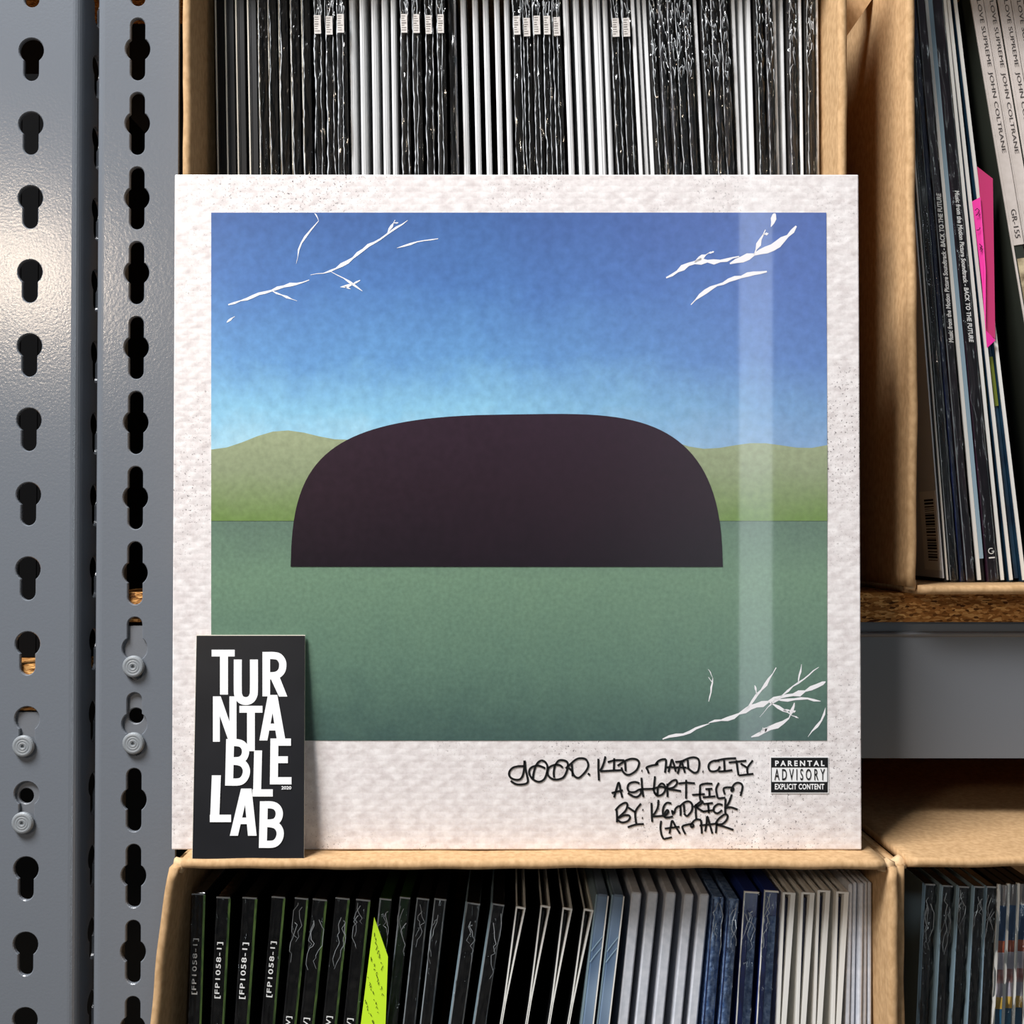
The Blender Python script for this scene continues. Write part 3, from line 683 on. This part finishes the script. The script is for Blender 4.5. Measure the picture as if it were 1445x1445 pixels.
for i, d in enumerate(items):
    k = d['kind']; lab, grp = LB4[k]; t = d['t']; cnt[k] = cnt.get(k, 0)+1
    if grp: lab = rank(cnt[k], lab)
    t = d['t']; A = (d['x'], d['ztop'], fz2, YV+random.uniform(-.0008, .0008), d['lean'], t)
    if k == 'greyface':
        o = record(*A, BLACK, lab, grp, [(.55, 1, RIM, .001, -.001, .0006)]); H = o['H']
        me_obj('front_cover', bmesh_box('front_cover', (-t*.5-.0007, -t*.5, .0002, SD, .002, H), 0, GREYF), None, o)
        lb = me_obj('barcode_label', bmesh_box('barcode_label', (-t*.5-.0009, -t*.5-.0007, .0012, .022, .006, .048), 0, PRINTW), None, o)
        v = []; f = []; z = .011; r = random.Random(3)
        while z < .043:
            h = r.choice((.0004, .0007, .0011)); f.append(tuple(range(len(v), len(v)+4)))
            v += [(-t*.5-.00095, .004, z), (-t*.5-.00095, .016, z), (-t*.5-.00095, .016, z+h), (-t*.5-.00095, .004, z+h)]; z += h+r.choice((.0004, .0006, .0009))
        py_obj('barcode', v, f, INK, lb)
    elif k == 'blk':
        o = record(*A, BLACKG, lab, grp, [(0, .1, SILV, .001, -.001, .0004), (.9, 1, SILV, .001, -.001, .0004)], (101, .0009))
    elif k == 'navy': o = record(*A, NAVY, lab, grp, [], (102, .0007))
    elif k == 'film1':
        o = record(*A, PLUM, lab, grp, [(0, .08, SILV, .001, -.001, .0004)], (103, .0004)); zb_ = PZ(484, YV)-fz2
        text_obj('spine_lettering', 'Music from the Motion Picture Soundtrack - BACK TO THE FUTURE', (t*.30, -.0016, zb_), (0,0,1), (-1,0,0), .0785, t*.62, DOTW, o, shear=.2, bold=.03)
    elif k == 'ltblue':
        o = record(*A, BLACK, lab, grp, [(0, .42, RIM, .001, -.001, .0008), (.45, 1, PALEB, .012, -.001, .0005)])
    elif k == 'film2':
        o = record(*A, PLUM, lab, grp, [(.94, 1, SILV, .001, -.001, .0004)], (104, .0004)); zb_ = PZ(268, YV)-fz2
        text_obj('spine_lettering', 'Music from the Motion Picture Soundtrack - BACK TO THE FUTURE', (-t*.22, -.0016, zb_), (0,0,-1), (1,0,0), .0800, t*.44, DOTW, o, shear=.2, bold=.03)
        v = []; f = []; n = 20
        ribbon(v, f, [(.0014*math.cos(math.pi*2*q/n), .016+.0014*math.sin(math.pi*2*q/n)) for q in range(3, n+1)], .0004, lambda a, b: (a, -.0012, b))
        ribbon(v, f, [(.0014, .0158), (.0003, .0158)], .0004, lambda a, b: (a, -.0012, b)); ribbon(v, f, [(-.0016, .0125), (.0016, .0125)], .0007, lambda a, b: (a, -.0012, b))
        py_obj('round_logo', v, f, DOTW, o)
    elif k.startswith('wthin'):
        o = record(*A, DKBLUE if k != 'wthin' else BLACK, lab, grp, [(0, .85, RIM, .001, -.001, .0006)]); H = o['H']
        if k != 'wthin':
            iw = .0014 if k == 'wthin2' else .0026
            zb0, zb1 = (PZ(570, YV)-fz2, PZ(500, YV)-fz2)
            me_obj('inner_sleeve', bmesh_box('inner_sleeve', (-t*.5-iw, -t*.5-.0004, .003, SD, .002, PZ(440, YV)-fz2), 0, DKBLUE), None, o)
            me_obj('olive_band', bmesh_box('olive_band', (-t*.5-iw+.0001, -t*.5-.0005, .0022, .0030, zb0, zb1), 0, OLIVE), None, o)
    else:
        o = record(*A, DKGREY, lab, grp, [], None, bev=.0008); H = o['H']
        z340 = PZ(342, YV)-fz2
        sp = me_obj('spine_paper', bmesh_box('spine_paper', (-t*.40, t*.5, -.0005, 0, z340, H-.0005), .0002, BEIGE), None, o)
        me_obj('board_edge', bmesh_box('board_edge', (-t*.5-.0002, -t*.40, -.0007, 0, .001, H-.0005), 0, BEIGE), None, o)
        text_obj('spine_lettering', 'A LOVE SUPREME  JOHN COLTRANE', (-t*.16, -.0007, PZ(-22, YV)-fz2), dn['ud'], dn['vd'], .0870, t*.42, GTX, sp)
        text_obj('catalogue_number', 'GR-155', (-t*.16, -.0007, PZ(291, YV)-fz2), dn['ud'], dn['vd'], .0152, t*.42, GTX, sp)
        me_obj('picture_strip', bmesh_box('picture_strip', (-t*.25, t*.5, -.0004, 0, .10, z340-.007), 0, M('sepia_print', '#6d5c45', .5, var=(160, '#cdbb98', 3)) if 'sepia_print' not in bpy.data.materials else bpy.data.materials['sepia_print']), None, o)
# ------------------------------------------------------------------ sticky notes
def sheet(name, pts, mat, nrm, th=.0003, parent=None):
    nrm = Vector(nrm).normalized(); n = len(pts)
    v = [Vector(p) for p in pts] + [Vector(p)+nrm*th for p in pts]
    f = [tuple(range(n)), tuple(range(n, 2*n))[::-1]] + [(i, n+i, n+(i+1)%n, (i+1)%n) for i in range(n)]
    o = py_obj(name, v, f, mat, parent); bmesh_fix(o); return o
LIME = M('lime_note_paper', '#c8f02a', .6); PINK = M('pink_note_paper', '#c8356f', .6); HOT = M('hot_pink_note_paper', '#f0309f', .6)
root = empty('sticky_note', P(528, 1445, .466)); tag(root, 'bright lime sticky note with handwriting standing between the records', 'sticky note'); L0 = root.location
sheet('paper', [P(528, 1294, .4675)-L0, P(547.5, 1350, .4675)-L0, P(543, 1470, .4675)-L0, P(506, 1470, .4675)-L0, P(521, 1350, .4675)-L0], LIME, (0, 1, 0), parent=root)
v = []; f = []; r = random.Random(5)
for (x0, y0, x1, y1) in ((527,1318,541,1370),(525,1352,541,1405),(519,1378,534,1428),(515,1410,528,1445)):
    q = 0
    while q < 1:
        dq = r.uniform(.07, .16); a = (x0+(x1-x0)*q, y0+(y1-y0)*q); pts = [(a[0]+r.uniform(-1.6, 1.6), a[1]+r.uniform(-2, 5)) for _ in range(3)]
        ribbon(v, f, pts, .8, lambda x, y: P(x, y, .4672)-L0); q += dq
py_obj('handwriting', v, f, INK, root)
root = empty('sticky_note', P(1390, 480, .5318)); tag(root, 'folded hot pink sticky note tucked beside the soundtrack records', 'sticky note'); L0 = root.location
sheet('paper', [P(1379, 235, .5318)-L0, P(1401, 252, .5318)-L0, P(1404.5, 478, .5318)-L0, P(1391, 468, .5318)-L0, P(1383, 280, .5318)-L0], PINK, (.2, 1, 0), parent=root)
sheet('folded_edge', [P(1372, 284, .5315)-L0, P(1383.5, 278, .5305)-L0, P(1391, 380, .5303)-L0, P(1391, 466, .5303)-L0, P(1386, 400, .5312)-L0], HOT, (0, 1, 0), parent=root)
sheet('folded_corner', [P(1391, 466, .5305)-L0, P(1405, 480, .5305)-L0, P(1393, 491, .5305)-L0], HOT, (0, 1, 0), parent=root)
v = []; f = []; to = lambda x, y: P(x, y, .5298)-L0
for pts in ([(1376,297),(1379,294),(1382,297),(1380,301),(1383,303),(1381,305)], [(1377,304),(1380,302)], [(1378,325),(1382,324),(1383,321)], [(1382,344),(1385,347),(1383,349),(1386,352),(1384,355)], [(1386,347),(1383,353)]):
    ribbon(v, f, pts, 1.1, to)
py_obj('handwriting', v, f, INK, root)

# ------------------------------------------------------------------ the album in front
YA = .469
ax0, ax1 = PX(244, YA), PX(1214, YA); az0, az1 = ZT+.0002, PZ(246, YA)
alb = empty('record_album', ((ax0+ax1)/2, YA, az0)); tag(alb, 'large white-bordered record album with blue and green picture, standing on cardboard box', 'record album'); AL = alb.location
def border_mat():
    m = M('white_cover_paper', '#efe8e6', .32, 0, .5, coat=.25, coat_rough=.06); nt = m.node_tree; b = nt.nodes['Principled BSDF']
    N = nt.nodes.new; L = nt.links.new
    tc = N('ShaderNodeTexCoord')
    def noise(scale, detail=4, rough=.6):
        n = N('ShaderNodeTexNoise'); n.inputs['Scale'].default_value = scale; n.inputs['Detail'].default_value = detail; n.inputs['Roughness'].default_value = rough
        L(tc.outputs['Object'], n.inputs['Vector']); return n
    def ramp(src, p0, c0, p1, c1):
        r = N('ShaderNodeValToRGB'); r.color_ramp.elements[0].position = p0; r.color_ramp.elements[1].position = p1
        r.color_ramp.elements[0].color = c0; r.color_ramp.elements[1].color = c1; L(src, r.inputs[0]); return r
    base = ramp(noise(170, 6, .7).outputs['Fac'], .30, lin('#d3c9c7'), .62, lin('#f2ecea'))
    big = ramp(noise(14, 3).outputs['Fac'], .46, (0,0,0,1), .62, (1,1,1,1))
    spk = ramp(noise(900, 2, .7).outputs['Fac'], .34, (1,1,1,1), .40, (0,0,0,1))
    mu = N('ShaderNodeMath'); mu.operation = 'MULTIPLY'; L(big.outputs[0], mu.inputs[0]); L(spk.outputs[0], mu.inputs[1])
    mix = N('ShaderNodeMixRGB'); mix.inputs[2].default_value = lin('#5d5556'); L(mu.outputs[0], mix.inputs[0]); L(base.outputs[0], mix.inputs[1])
    L(mix.outputs[0], b.inputs['Base Color'])
    # embossed lattice grain
    hs = []
    for a in (28, -28):
        mp = N('ShaderNodeMapping'); mp.inputs['Rotation'].default_value = (0, math.radians(a), 0); L(tc.outputs['Object'], mp.inputs[0])
        wv = N('ShaderNodeTexWave'); wv.bands_direction = 'Z'; wv.inputs['Scale'].default_value = 62; wv.inputs['Distortion'].default_value = 2.5; wv.inputs['Detail'].default_value = 2; wv.inputs['Detail Scale'].default_value = 1.5
        L(mp.outputs[0], wv.inputs['Vector']); hs.append(wv)
    mx = N('ShaderNodeMath'); mx.operation = 'MAXIMUM'; L(hs[0].outputs['Fac'], mx.inputs[0]); L(hs[1].outputs['Fac'], mx.inputs[1])
    bp = N('ShaderNodeBump'); bp.inputs['Strength'].default_value = .13; bp.inputs['Distance'].default_value = .0006; L(mx.outputs[0], bp.inputs['Height']); L(bp.outputs[0], b.inputs['Normal'])
    return m
box_obj('jacket', (ax0-AL.x, ax1-AL.x, 0, .0065, 0, az1-az0), border_mat(), alb, .0006, 2)
def ap(dy): return lambda x, y: P(x, y, YA-dy)-AL
def poly_part(name, pts, dy, mat, parent=alb):
    to = ap(dy); return py_obj(name, [to(*p) for p in pts], [tuple(range(len(pts)))[::-1]], mat, parent)
def print_mat(name, stops, z_top, z_bot, mottle, amt, side=None, rough=.3):
    """printed picture: ink colours by height on the sheet, mottled"""
    m = M(name, '#808080', rough, 0, .5, coat=.5, coat_rough=.03); nt = m.node_tree; b = nt.nodes['Principled BSDF']; N = nt.nodes.new; L = nt.links.new
    tc = N('ShaderNodeTexCoord'); sp = N('ShaderNodeSeparateXYZ'); L(tc.outputs['Object'], sp.inputs[0])
    n = N('ShaderNodeTexNoise'); n.inputs['Scale'].default_value = mottle; n.inputs['Detail'].default_value = 8; n.inputs['Roughness'].default_value = .7; L(tc.outputs['Object'], n.inputs['Vector'])
    mr = N('ShaderNodeMapRange'); mr.inputs['From Min'].default_value = z_top; mr.inputs['From Max'].default_value = z_bot; L(sp.outputs[2], mr.inputs['Value'])
    ad = N('ShaderNodeMath'); ad.operation = 'MULTIPLY_ADD'; ad.inputs[1].default_value = amt; L(n.outputs['Fac'], ad.inputs[0])
    sb = N('ShaderNodeMath'); sb.operation = 'SUBTRACT'; sb.inputs[1].default_value = amt*.5; L(mr.outputs[0], sb.inputs[0]); L(sb.outputs[0], ad.inputs[2])
    r = N('ShaderNodeValToRGB'); el = r.color_ramp.elements
    el[0].position = stops[0][0]; el[0].color = lin(stops[0][1]); el[1].position = stops[-1][0]; el[1].color = lin(stops[-1][1])
    for p, c in stops[1:-1]: e = el.new(p); e.color = lin(c)
    L(ad.outputs[0], r.inputs[0]); outc = r.outputs[0]
    if side:
        n3 = N('ShaderNodeMapRange'); n3.inputs['From Min'].default_value = -.02; n3.inputs['From Max'].default_value = .12; n3.inputs['To Max'].default_value = side[1]; L(sp.outputs[0], n3.inputs['Value'])
        mx = N('ShaderNodeMixRGB'); mx.inputs[2].default_value = lin(side[0]); L(n3.outputs[0], mx.inputs[0]); L(outc, mx.inputs[1]); outc = mx.outputs[0]
    n2 = N('ShaderNodeTexNoise'); n2.inputs['Scale'].default_value = mottle*9; n2.inputs['Detail'].default_value = 5; L(tc.outputs['Object'], n2.inputs['Vector'])
    hv = N('ShaderNodeHueSaturation'); m2 = N('ShaderNodeMapRange'); m2.inputs['To Min'].default_value = .72; m2.inputs['To Max'].default_value = 1.28; L(n2.outputs['Fac'], m2.inputs['Value'])
    L(m2.outputs[0], hv.inputs['Value']); L(outc, hv.inputs['Color']); L(hv.outputs[0], b.inputs['Base Color'])
    return m
zz = lambda y: PZ(y, YA)-AL.z
SKY = print_mat('sky_print', [(0, '#46669f'), (.3, '#5079b4'), (.6, '#6698cb'), (.82, '#8bc2df'), (1, '#add6e6')], zz(300), zz(640), 26, .36, ('#5f6fb0', .55))
GRD = print_mat('ground_print', [(0, '#7c8f68'), (.12, '#62796a'), (.35, '#6f8c74'), (.7, '#5f7c6b'), (1, '#455e58')], zz(690), zz(1046), 60, .30)
FLD = print_mat('field_print', [(0, '#a3ab88'), (.5, '#8f9a78'), (1, '#6f8a4c')], zz(590), zz(735), 40, .3)
HILL = print_mat('hill_print', [(0, '#33222f'), (.5, '#2a1b25'), (1, '#1c141c')], zz(570), zz(812), 30, .4)
poly_part('sky_picture', [(298, 300), (1166, 300), (1167.5, 690), (298, 690)], .0002, SKY)
poly_part('ground_picture', [(298, 690), (1167.5, 690), (1167, 1045), (298, 1045)], .0002, GRD)
# generic stand-in landscape: a pale field ridge and one plain dark rounded hill
ridge = [(298, 735), (1167.5, 735)] + [(1167.5-869.5*i/40, 622+10*math.sin(i*.33)+7*math.sin(i*.81+1)) for i in range(41)]
poly_part('field_picture', ridge, .0003, FLD)
hill = []
for i in range(65):
    a = math.pi*(.002+.996*i/64); c, q = math.cos(a), math.sin(a)
    hill.append((715+math.copysign(abs(c)**.66, c)*(305-14*q), 810-(232+9*math.sin(2.3*a+.4))*abs(q)**.62))
poly_part('hill_picture', hill, .0004, HILL)
# worn white scratches across the print corners
r = random.Random(21); BARE = M('bare_paper', '#f1eef0', .5)
def scratch(x, y, ang, ln, wd, depth=0):
    pts = [(x, y)]; n = max(5, int(ln/9)); a = ang
    for k in range(n):
        a += r.uniform(-.28, .28); a = ang+(a-ang)*.8; pts.append((pts[-1][0]+math.cos(a)*ln/n, pts[-1][1]-math.sin(a)*ln/n))
        if depth < 2 and r.random() < .10: scratch(*pts[-1], ang+r.choice((-1, 1))*r.uniform(.4, .9), ln*r.uniform(.15, .4), wd*.6, depth+1)
    jit = [r.uniform(.3, 1.2) for _ in range(n+1)]
    v = []; f = []
    ribbon(v, f, [p for p in pts], lambda s: wd*jit[int(s*n)]*(math.sin(math.pi*min(max(s, .03), .97))**.6), lambda x_, y_: ap(.00028)(min(max(x_, 299), 1165), min(max(y_, 301), 1044)))
    py_obj('worn_scratch', v, f, BARE, alb)
for a in ((322, 430, .42, 120, 6), (438, 388, .30, 160, 6), (418, 372, 1.25, 70, 3), (940, 392, .22, 110, 9), (975, 430, .62, 120, 8), (1030, 372, .62, 110, 12), (1088, 320, 1.0, 30, 8),
          (935, 1043, .42, 70, 6), (1000, 1020, .30, 190, 9), (1072, 1012, .7, 110, 4), (1140, 1040, 1.0, 60, 4), (1060, 1040, .2, 60, 8), (560, 350, .3, 60, 3), (320, 455, .9, 14, 3), (480, 405, .25, 30, 4), (1000, 990, 1.5, 34, 2.5)):
    scratch(*a)
# handwriting
A_ = lambda p: [(710+a/7.605, 1060+b/7.605) for a, b in p]
B_ = lambda p: [(850+a/6.568, 1060+b/6.568) for a, b in p]
HW = [A_(q) for q in (
 [(228,100),(222,200),(205,270),(170,305),(110,300),(70,270),(65,225),(100,180),(160,162),(222,160)], [(232,100),(240,190),(255,260),(265,320),(245,348),(180,358),(130,350),(80,318)],
 [(320,295),(325,240),(345,170),(375,120),(415,100),(455,120),(475,165),(468,230),(440,300),(385,328),(325,305),(285,255),(280,205),(310,170),(370,155),(420,168),(452,185)],
 [(547,285),(542,230),(555,160),(590,105),(630,95),(680,110),(695,150),(680,220),(640,285),(560,305),(500,280),(475,235),(490,180),(540,150),(600,148),(640,175)],
 [(745,270),(740,190),(735,135)], [(670,185),(720,140),(780,90),(835,75),(890,90),(913,150),(890,210),(830,275),(795,285),(760,260),(735,210),(705,180)], [(908,238),(932,256)],
 [(1022,80),(1022,200),(1028,315)], [(1098,55),(1075,140),(1040,215)], [(1040,215),(1100,212),(1170,208),(1270,203)], [(1122,118),(1200,97),(1300,97)], [(1192,75),(1187,205)])]
HW += [B_(q) for q in (
 [(210,95),(215,185)], [(140,135),(210,90),(270,70),(320,78),(340,110),(320,170),(270,210),(230,218),(195,195),(175,150)], [(361,180),(371,182)],
 [(430,205),(420,175),(410,150),(460,132),(500,125),(512,115),(495,120),(520,90),(560,75),(590,75)], [(590,75),(588,130),(580,200)],
 [(612,195),(632,120),(645,78),(665,130),(680,190)], [(595,150),(640,148),(690,155)], [(697,210),(720,130),(730,90),(748,140),(765,200)], [(685,150),(780,152)], [(675,100),(760,92)],
 [(790,80),(795,155)], [(740,92),(800,65),(850,57),(890,75),(898,130),(885,185),(855,200),(820,180),(785,150)], [(927,188),(937,190)],
 [(1085,90),(1040,88),(1000,105),(983,140),(995,178),(1030,188),(1070,175),(1090,140)], [(1040,92),(1130,72),(1240,65)], [(1127,70),(1133,185)], [(1075,188),(1135,185),(1205,175)],
 [(1170,105),(1240,98),(1335,88)], [(1243,85),(1250,150),(1262,225)], [(1265,225),(1400,210)], [(1282,115),(1345,155)], [(1395,85),(1345,155),(1348,215)],
 [(108,430),(130,350),(152,290),(170,370),(185,430)], [(85,388),(190,362)], [(345,298),(300,285),(250,300),(233,340),(250,375),(300,378),(345,355),(358,385),(330,420),(290,420),(235,388)],
 [(362,245),(368,340),(380,425)], [(350,352),(480,348)], [(488,232),(480,310),(478,370),(510,410)], [(478,380),(510,412),(555,400),(582,360),(575,315),(545,300),(515,340),(510,415)], [(480,345),(540,330),(600,342)],
 [(602,300),(603,425)], [(590,345),(610,310),(650,275),(685,268),(690,300),(660,335),(610,350),(660,358),(730,370)], [(705,300),(780,292),(858,298)], [(777,265),(775,440)],
 [(1020,303),(960,300),(910,315),(905,350),(903,420),(912,460)], [(832,405),(950,398)], [(955,352),(1020,348)], [(990,350),(993,420)], [(930,428),(1048,418)],
 [(1080,292),(1055,345),(1060,395),(1075,435),(1140,430)], [(1135,402),(1125,345),(1180,335),(1215,345),(1205,370),(1195,360),(1220,310),(1255,292),(1290,305),(1298,340),(1280,415)],
 [(135,660),(135,600),(130,530)], [(120,550),(160,505),(210,478),(232,495),(215,550),(165,600),(145,620),(200,595),(245,595),(255,620),(230,650),(180,660),(135,635)],
 [(240,522),(305,565)], [(358,485),(305,565),(315,680)], [(235,705),(310,680),(385,675)], [(370,543),(380,545)], [(366,618),(376,620)],
 [(455,478),(458,600),(462,655)], [(520,450),(510,530),(465,605)], [(465,605),(560,600)], [(640,485),(600,478),(570,510),(560,560),(570,605),(610,565),(600,545),(580,575),(585,615),(655,605)],
 [(655,590),(645,550),(665,575),(680,530),(720,512),(725,600)], [(755,490),(760,570)], [(715,515),(760,475),(800,465),(830,490),(830,545),(800,590),(780,600),(755,575)],
 [(868,490),(865,560),(870,630)], [(845,520),(880,490),(920,462),(925,480),(870,520)], [(870,520),(935,560)], [(935,490),(1025,480)], [(978,482),(988,575)], [(930,560),(1040,545)],
 [(1115,500),(1075,490),(1035,520),(1035,560),(1070,575),(1110,545)], [(1142,440),(1138,520),(1140,585)], [(1200,400),(1175,470),(1140,530)], [(1140,530),(1190,520),(1255,542)],
 [(545,645),(538,710),(550,780),(570,815)], [(570,815),(645,798)], [(622,765),(635,690),(648,645),(680,700),(720,765)], [(578,718),(715,700)],
 [(770,770),(745,720),(745,695),(790,680),(830,675),(845,690),(830,705),(820,685),(850,645),(880,632),(915,638)], [(915,638),(918,700),(922,765)],
 [(952,745),(965,670),(972,605),(995,680),(1020,765)], [(900,690),(1050,672)], [(1052,760),(1060,660)], [(1045,680),(1075,630),(1130,588),(1160,595),(1150,640),(1110,675),(1060,680),(1130,700),(1215,730)])]
v = []; f = []
for q in HW:
    ribbon(v, f, smooth_pts(q, 5), 2.9, ap(.0003))
o = py_obj('handwriting', v, f, INK, alb); o['label'] = 'black handwritten title'
# advisory label
Z5 = lambda p: [(1060+a/8.5, 1050+b/8.5) for a, b in p]
lb = poly_part('advisory_label', Z5([(228,150),(930,150),(930,592),(228,592)]), .0003, PRINTW)
lb['label'] = 'black and white advisory label'
to = ap(.0004); v = []; f = []
for (a, b, c, d) in ((238,163,922,280),(238,453,918,580),(238,270,246,460),(912,270,921,460)):
    f.append(tuple(range(len(v), len(v)+4))[::-1]); v += [to(*p) for p in Z5([(a,b),(c,b),(c,d),(a,d)])]
py_obj('label_bars', v, f, INK, lb)
def label_text(body, x0, y0, x1, y1, mat, **k):
    a = ap(.0005)(*Z5([(x0, y1)])[0]); sx = (x1-x0)/8.5/F*YA; sz = (y1-y0)/8.5/F*YA
    text_obj('label_lettering', body, a, (1,0,0), (0,0,1), sx, sz, mat, lb, **k)
label_text('PARENTAL', 288, 198, 878, 264, PRINTW, spacing=1.5, bold=.03)
label_text('ADVISORY', 278, 298, 884, 434, INK, spacing=1.6, bold=.012)
label_text('EXPLICIT CONTENT', 284, 476, 874, 545, PRINTW, spacing=1.1, bold=.03)

# ------------------------------------------------------------------ black card leaning on the album
p0 = P(350, 1213, .4572); p0.z = ZT+.0003
ptop = P(353, 896, .4672)
upv = (Vector((0, ptop.y, ptop.z))-Vector((0, p0.y, p0.z))).normalized(); nrm = Vector((0, -upv.z, upv.y))
card = empty('card', (p0.x, p0.y, p0.z)); tag(card, 'black card with white stacked block letters leaning against the album', 'card'); CL = card.location
def cp(off): return lambda x, y: on_plane(x, y, p0+nrm*off, nrm)-CL
Z8 = lambda a, b: (250+a/3.905, 870+b/3.905)
corners = [(271, 1213.6), (429, 1213.6), (430.5, 896), (277, 896)]
pts = [cp(0)(*q) for q in corners]
CARDB = M('black_card_print', '#17181c', .35, 0, .5, var=(40, '#1c1d21', 2), coat=.2)
sheet('card_stock', pts, CREAM, -nrm, .0006, card)
cc = [cp(.0002)(*q) for q in ((271.4, 1212.8), (428.6, 1212.8), (430.1, 897), (277.4, 897))]
py_obj('black_print', cc, [(0,1,2,3)], CARDB, card)
bm = bmesh.new()
v = []; f = []; LO = [.0003]; to = lambda a, b: cp(LO[0])(*Z8(a, b))
def quad(*q):
    LO[0] += .000012
    f.append(tuple(range(len(v), len(v)+len(q)))[::-1]); v.extend(to(*p) for p in q)
def rect(a, b, c, d, sh=0): quad((a+sh, b), (c+sh, b), (c, d), (a, d))
def path(w_, *p, sub=4):
    LO[0] += .000012; ribbon(v, f, smooth_pts(list(p), sub), w_, to)
rect(190,183,317,220); rect(236,200,280,430)
path(44,(334,237),(334,400),(338,436),(352,458),(378,466),(404,458),(419,436),(423,400),(423,237))
rect(470,195,512,440); path(40,(490,215),(530,215),(560,222),(578,245),(582,270),(576,298),(558,318),(530,326),(490,326)); quad((512,335),(560,322),(607,441),(561,441))
rect(197,440,235,690); rect(288,440,327,690); quad((197,440),(240,440),(327,690),(285,690))
rect(343,492,470,530); rect(385,510,428,742)
quad((500,432),(545,432),(497,683),(453,683)); quad((510,432),(552,432),(597,683),(550,683)); rect(485,590,565,628)
def letB(dx, dy):
    rect(264+dx,675+dy,308+dx,932+dy,6)
    path(40,(288+dx,695+dy),(330+dx,695+dy),(358+dx,704+dy),(374+dx,726+dy),(376+dx,754+dy),(364+dx,780+dy),(340+dx,793+dy),(290+dx,795+dy))
    path(40,(290+dx,797+dy),(335+dx,800+dy),(364+dx,812+dy),(380+dx,838+dy),(380+dx,868+dy),(366+dx,896+dy),(340+dx,911+dy),(284+dx,912+dy))
letB(0, 0); letB(186, 343)
rect(418,738,462,992,6); rect(415,952,527,992)
rect(511,672,555,925,3); rect(515,672,627,712); rect(515,770,610,808); rect(511,885,630,925)
rect(181,875,231,1133,10); rect(180,1092,297,1133)
quad((352,948),(395,948),(335,1208),(290,1208)); quad((366,948),(410,948),(438,1208),(390,1208)); rect(325,1108,412,1144)
py_obj('block_lettering', v, f, PRINTW, card)
a = to(574, 953); text_obj('year_lettering', '2020', a, (1,0,0), upv, 54/3.905/F*.463, 18/3.905/F*.463, PRINTW, card, bold=.02)
